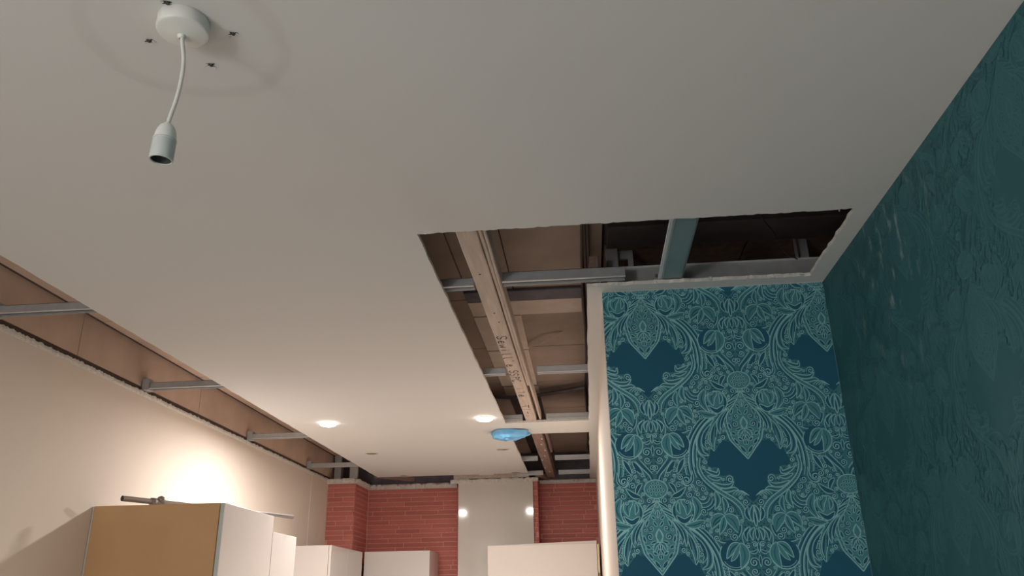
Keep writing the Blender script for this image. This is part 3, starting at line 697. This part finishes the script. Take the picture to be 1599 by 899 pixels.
skew_box('side_batten', (-0.272, 5.297), (-0.266, 6.3), 0.020, 2.60, 2.645, 'timber_brown', bt2)
for k in range(7):
    bx_, by_ = -0.318+rnd.uniform(-.025, .03), 5.5+k*0.24+rnd.uniform(-.12, .12)
    box('paint_fleck', bx_, bx_+rnd.uniform(.006, .012), by_, by_+rnd.uniform(.03, .07), ZBM+0.0052, ZBM+0.0075, 'plaster_torn', bt2)
# bits of timber at the far end of the void
tag(skew_box('timber_offcut', (-1.86, 7.10), (-1.60, 7.36), 0.05, 2.566, 2.60, 'timber_brown', None, (-1.8, 7.1, 2.566)), 'broken timber offcut above the left part of the brick wall', 'timber')
tag(skew_box('timber_offcut', (-0.44, 7.20), (-0.375, 7.37), 0.05, 2.552, 2.585, 'timber_brown', None, (-0.42, 7.2, 2.56)), 'slanting timber offcut beside the top of the grey panel', 'timber')
tag(box('timber_noggin', -1.17, -0.5, 7.20, 7.24, 2.553, 2.60, 'timber', None, 0.003, (-0.8, 7.2, 2.55)), 'pale timber noggin lying above the grey panel', 'timber')
tag(box('packer_block', -0.93, -0.80, 7.04, 7.12, 2.565, 2.60, 'plastic_white', None, 0.004, (-0.9, 7.1, 2.55)), 'small white packing block in the gap above the grey panel', 'block')
t = thing('corner_studs', 'pair of pale steel studs above the brick pillar', 'stud', (-2.15, 7.1, 2.55))
box('stud', -2.225, -2.165, 7.10, 7.13, 2.554, ZS-0.001, 'galvanised', t); box('stud', -2.085, -2.015, 7.10, 7.13, 2.554, ZS-0.001, 'galvanised_bright', t)
box('base_track', -2.23, -2.01, 7.07, 7.14, 2.5525, 2.558, 'galvanised', t)

# ------------------------------------------------------------------ downlights
def downlight(x, y, label, on):
    t = thing('downlight', label, 'downlight', (x, y, ZC), 'lit downlights' if on else 'unlit downlights')
    lathe('rim', [(0.052, 0.0), (0.052, 0.002), (0.048, 0.005), (0.043, 0.0055), (0.041, 0.003), (0.041, -0.004)], (x, y, ZC), 'downlight_rim', t, 32)
    lathe('lens', [(0.0495, 0.002), (0.0495, 0.008), (0.045, 0.013), (0.034, 0.017), (0.018, 0.0192), (0.00001, 0.020)] if on else [(0.043, -0.002), (0.03, 0.0045), (0.00001, 0.005)], (x, y, ZC-0.0005), 'lamp_on' if on else 'downlight_dark', t, 32)
    if on:
        o = lamp('downlight_beam', 'AREA', (x, y, ZC-0.024), DOWNLIGHT_W, DOWN_COL, 0.08, spread=3.1)
    return t
downlight(-1.545, 4.745, 'glowing round downlight on the left of the kitchen ceiling', True)
downlight(-0.588, 4.755, 'glowing round downlight on the right, next to the blue glove', True)
downlight(-1.547, 5.80, 'unlit downlight behind the left glowing one', False)
downlight(-0.588, 5.81, 'unlit downlight just beyond the blue glove', False)
downlight(-1.550, 6.90, 'unlit downlight at the far left edge of the ceiling panel', False)
downlight(-0.592, 6.91, 'unlit downlight at the far right edge of the ceiling panel', False)

# ------------------------------------------------------------------ pendant fitting
RX, RY = -0.722, 1.187
t = thing('pendant_fitting', 'white ceiling rose with short flex and empty lampholder', 'pendant light', (RX, RY, ZC))
lathe('ceiling_rose', [(0.0465, 0.0), (0.0475, 0.001), (0.0475, 0.0245), (0.0468, 0.0265), (0.0445, 0.0278), (0.040, 0.0288), (0.028, 0.0318), (0.015, 0.0345), (0.0001, 0.036)], (RX, RY, ZC), 'plastic_white', t, 48)
lathe('cord_grip', [(0.008, 0.033), (0.008, 0.038), (0.0062, 0.041), (0.0045, 0.042)], (RX, RY, ZC), 'plastic_white', t, 20)
FP = spline([(RX, RY, 2.515), (RX+0.004, RY, 2.495), (RX+0.011, RY, 2.46), (RX+0.013, RY, 2.42), (RX+0.010, RY, 2.375), (RX+0.003, RY, 2.335), (RX+0.001, RY, 2.318)], 6)
tube('flex', FP, 0.0038, 'plastic_cord', t, 14)
sxp, ax = (RX+0.001, RY, 2.322), Vector((-0.05, 0.03, -1)).normalized()
h = lathe('lampholder', [(0.0045, 0.0), (0.0075, 0.003), (0.0125, 0.008), (0.0165, 0.016), (0.0185, 0.026), (0.0188, 0.034)], sxp, 'plastic_white', t, 32, ax)
lathe('shade_ring', [(0.0188, 0.034), (0.0205, 0.0345), (0.0208, 0.0375), (0.0192, 0.0385)], sxp, 'socket_grey', h, 32, ax)
lathe('skirt', [(0.0192, 0.0385), (0.0200, 0.041), (0.0205, 0.075), (0.0198, 0.0765), (0.0178, 0.0760), (0.0172, 0.050)], sxp, 'socket_grey', h, 32, ax)
lathe('socket_cavity', [(0.0175, 0.074), (0.0170, 0.052), (0.0001, 0.050)], sxp, 'socket_dark', h, 32, ax)
lathe('contact_block', [(0.010, 0.051), (0.010, 0.060), (0.0001, 0.061)], sxp, 'socket_grey', h, 20, ax)
# old fixing holes round the rose
for k, (x, y, lb) in enumerate(((-0.731, 1.135, 'torn screw hole behind the ceiling rose at the top of the view'), (-0.818, 1.234, 'torn screw hole left of the ceiling rose'), (-0.646, 1.232, 'torn screw hole right of the ceiling rose'), (-0.731, 1.321, 'torn screw hole in front of the ceiling rose toward the kitchen'))):
    bm = bmesh.new(); vs = []; N = 13; r = random.Random(k)
    for q in range(N):
        rr_ = (0.0075 if q % 3 == 0 else 0.0038)*r.uniform(0.7, 1.3); vs.append((x+rr_*math.cos(2*PI*q/N)*1.3, y+rr_*math.sin(2*PI*q/N), ZC-0.0006))
    o = add('screw_hole', vs, [tuple(range(N))[::-1]], 'hole_dark', None, False, (x, y, ZC)); tag(o, lb, 'hole', 'old fixing holes round the ceiling rose')
    lathe('wall_plug', [(0.0035, 0.0), (0.0035, 0.0035), (0.002, 0.004), (0.0001, 0.002)], (x+0.002, y, ZC), 'socket_dark', o, 10)
    for q in range(3):
        a = r.uniform(0, 6.28); p = (x+0.006*math.cos(a), y+0.006*math.sin(a))
        add('paint_flake', [(p[0], p[1], ZC), (p[0]+0.006*math.cos(a+.5), p[1]+0.006*math.sin(a+.5), ZC-0.004), (p[0]+0.006*math.cos(a-.5), p[1]+0.006*math.sin(a-.5), ZC-0.003), (p[0], p[1], ZC-0.0012)], [(0, 1, 2), (1, 0, 3), (2, 1, 3), (0, 2, 3)], 'plaster_torn', o)

# ------------------------------------------------------------------ blue glove pulled over a smoke alarm
gx, gy = -0.492, 5.165
t = thing('covered_smoke_alarm', 'smoke alarm on the ceiling wrapped in a blue glove', 'smoke alarm', (gx, gy, ZC))
lathe('alarm_body', [(0.065, 0.0), (0.065, 0.02), (0.055, 0.03), (0.0001, 0.032)], (gx, gy, ZC), 'plastic_white', t, 28)
vs = []; fs = []; NU, NV = 48, 14; r = random.Random(11)
for j in range(NV+1):
    v = j/NV
    for i in range(NU):
        a = 2*PI*i/NU
        tail = max(0, math.cos(a+0.25))**10*0.055+max(0, math.cos(a-2.75))**6*0.012
        R_ = (0.094*(1-0.25*v**3) if j < NV else 0.02)+tail*(1-v)**0.7
        R_ *= 1-v**5*0.8
        wr_ = 1+0.05*math.sin(5*a+4*v)+0.03*math.sin(11*a-7*v+1)
        z = -0.052*math.sin(v*PI/2)**0.7*(1+0.10*math.sin(3*a+9*v)*v)
        z += -0.004*math.sin(2.5*a+14*v*math.cos(a))
        vs.append((gx+R_*wr_*math.cos(a), gy+R_*wr_*math.sin(a)*0.85, ZC-0.003+min(0, z)))
for j in range(NV):
    for i in range(NU): fs.append((j*NU+i, j*NU+(i+1) % NU, (j+1)*NU+(i+1) % NU, (j+1)*NU+i))
fs.append(tuple(NV*NU+i for i in range(NU)))
add('glove', vs, fs, 'glove_blue', t, True)
tube('glove_finger', spline([(gx+0.085, gy+0.03, 2.532), (gx+0.120, gy+0.05, 2.534), (gx+0.150, gy+0.07, 2.542)], 5), [0.013]*4+[0.012]*4+[0.009, 0.007, 0.003], 'glove_blue', t, 12)
tube('glove_finger', spline([(gx-0.06, gy-0.045, 2.520), (gx-0.005, gy-0.03, 2.497), (gx+0.045, gy+0.0, 2.503)], 5), [0.010]*8+[0.008, 0.006, 0.003], 'glove_blue', t, 12)

# ------------------------------------------------------------------ kitchen cabinets
XT = -1.620                     # fronts of the tall units
t = thing('tall_cabinet', 'tall cabinet with bare tan side panel nearest the viewer', 'cabinet', (-1.93, 3.9, 0))
box('body', XL+0.002, XT-0.024, 3.600, 4.196, 0.0, 1.950, 'cabinet_white', t)
box('side_panel', XL+0.008, XT-0.022, 3.590, 3.5995, 0.0, 1.951, 'cabinet_tan', t)
box('filler_strip', XL+0.002, XL+0.0078, 3.588, 3.5995, 0.0, 1.950, 'cabinet_cream', t)
d = box('door', XT-0.020, XT, 3.594, 4.196, 0.10, 1.951, 'cabinet_white', t, 0.0015)
box('door_edge', XT-0.0160, XT-0.0008, 3.5928, 3.5938, 0.10, 1.950, 'cabinet_edge', d)
t = thing('tall_cabinet', 'slightly lower white cabinet just behind the tan-sided one', 'cabinet', (-1.93, 4.4, 0))
box('body', XL+0.002, XT-0.024, 4.200, 4.556, 0.0, 1.872, 'cabinet_white', t)
box('door', XT-0.020, XT, 4.202, 4.556, 0.10, 1.873, 'cabinet_white', t, 0.0015)
def wall_cab(name, label, x0, x1, y0, y1, z0, z1, face, splits=()):
    t = thing(name, label, 'cabinet', ((x0+x1)/2, (y0+y1)/2, z0), 'upper wall cabinets')
    if face == 'x':
        box('body', x0, x1-0.021, y0, y1, z0, z1, 'cabinet_white', t)
        ysx = [y0, *splits, y1]
        for a, b2 in zip(ysx, ysx[1:]): box('door', x1-0.019, x1, a+0.0015, b2-0.0015, z0, z1, 'cabinet_white', t, 0.0015)
    else:
        box('body', x0, x1, y0+0.021, y1, z0, z1, 'cabinet_white', t)
        xs = [x0, *splits, x1]
        for a, b2 in zip(xs, xs[1:]): box('door', a+0.0015, b2-0.0015, y0, y0+0.019, z0, z1, 'cabinet_white', t, 0.0015)
    return t
wall_cab('wall_cabinet', 'white upper cabinet on the left wall below the brick pillar', XL+0.002, -1.900, 6.11, 6.975, 1.25, 1.938, 'x', (6.54,))
wall_cab('wall_cabinet', 'white upper cabinet on the brick wall left of the grey panel', -1.896, -1.335, 7.02, YB-0.012, 1.25, 1.942, 'y')
t = thing('fridge_housing', 'cream tall unit in front of the grey panel, its top just in view', 'cabinet', (-0.36, 6.8, 0))
vs = [(-0.797, 6.62, 0), (0.058, 6.62, 0), (0.058, 7.2, 0), (-0.797, 7.2, 0), (-0.797, 6.62, 1.941), (0.058, 6.62, 1.962), (0.058, 7.2, 1.962), (-0.797, 7.2, 1.941)]
add('body', vs, [(0, 3, 2, 1), (4, 5, 6, 7), (0, 1, 5, 4), (1, 2, 6, 5), (2, 3, 7, 6), (3, 0, 4, 7)], 'cabinet_cream', t)
box('door', -0.796, 0.057, 6.600, 6.619, 0.1, 1.940, 'cabinet_cream', t, 0.002)
box('filler_strip', 0.060, 0.074, 6.55, 6.6, 0.0, 1.93, 'grout_line', t); box('hinge', 0.060, 0.070, 6.53, 6.549, 1.60, 1.72, 'timber_brown', t)
vs = []; fs = []; N = 16
for k in range(N+1):
    u = k/N; x = -1.130+0.660*u; y = 7.2405-0.0028*4*u*(1-u)
    vs += [(x, y, 0.9), (x, y, 2.520), (x, 7.2525, 2.520), (x, 7.2525, 0.9)]
for k in range(N):
    for q in range(1, 4): fs.append((k*4+q, k*4+(q+1) % 4, k*4+4+(q+1) % 4, k*4+4+q))
fs += [(3, 2, 1, 0), (N*4, N*4+1, N*4+2, N*4+3)]
nb = len(vs); nf = len(fs)
vs += [v for k in range(N+1) for v in (vs[k*4], vs[k*4+1])]
fs += [(nb+2*k, nb+2*k+2, nb+2*k+3, nb+2*k+1) for k in range(N)]
o = add('splash_panel', vs, fs, 'panel_gloss', None, False, (-0.8, 7.24, 0.9))
for p in o.data.polygons: p.use_smooth = p.index >= nf
tag(o, 'tall glossy grey-beige panel fixed to the brick chimney breast', 'panel')

# ------------------------------------------------------------------ chrome rail lying on the cabinets
A = Vector((-2.075, 3.535, 1.9755)); B = Vector((-1.612, 4.448, 1.9705))
dv = (B-A).normalized()
t = thing('chrome_rail', 'metal curtain rail lying across the top of the tall cabinet', 'rail', A)
tube('outer_tube', [A, A+dv*0.42], 0.0125, 'chrome_dull', t, 20, False)
lathe('tube_mouth', [(0.0125, 0.0), (0.0105, 0.0), (0.0100, 0.03), (0.0001, 0.03)], A, 'socket_dark', t, 20, dv)
tube('inner_tube', [A+dv*0.30, B], 0.0105, 'chrome', t, 20)
q = A+dv*0.145
lathe('collar', [(0.0128, 0.0), (0.0175, 0.001), (0.0175, 0.030), (0.0128, 0.031)], q, 'chrome_dull', t, 20, dv)
lathe('bracket_knob', [(0.0001, -0.001), (0.014, 0.0), (0.021, 0.008), (0.021, 0.018), (0.012, 0.028), (0.0001, 0.030)], q+dv*0.048+Vector((0, 0, 0.0)), 'chrome_dull', t, 18, Vector((0.35, 0.2, 0.8)))
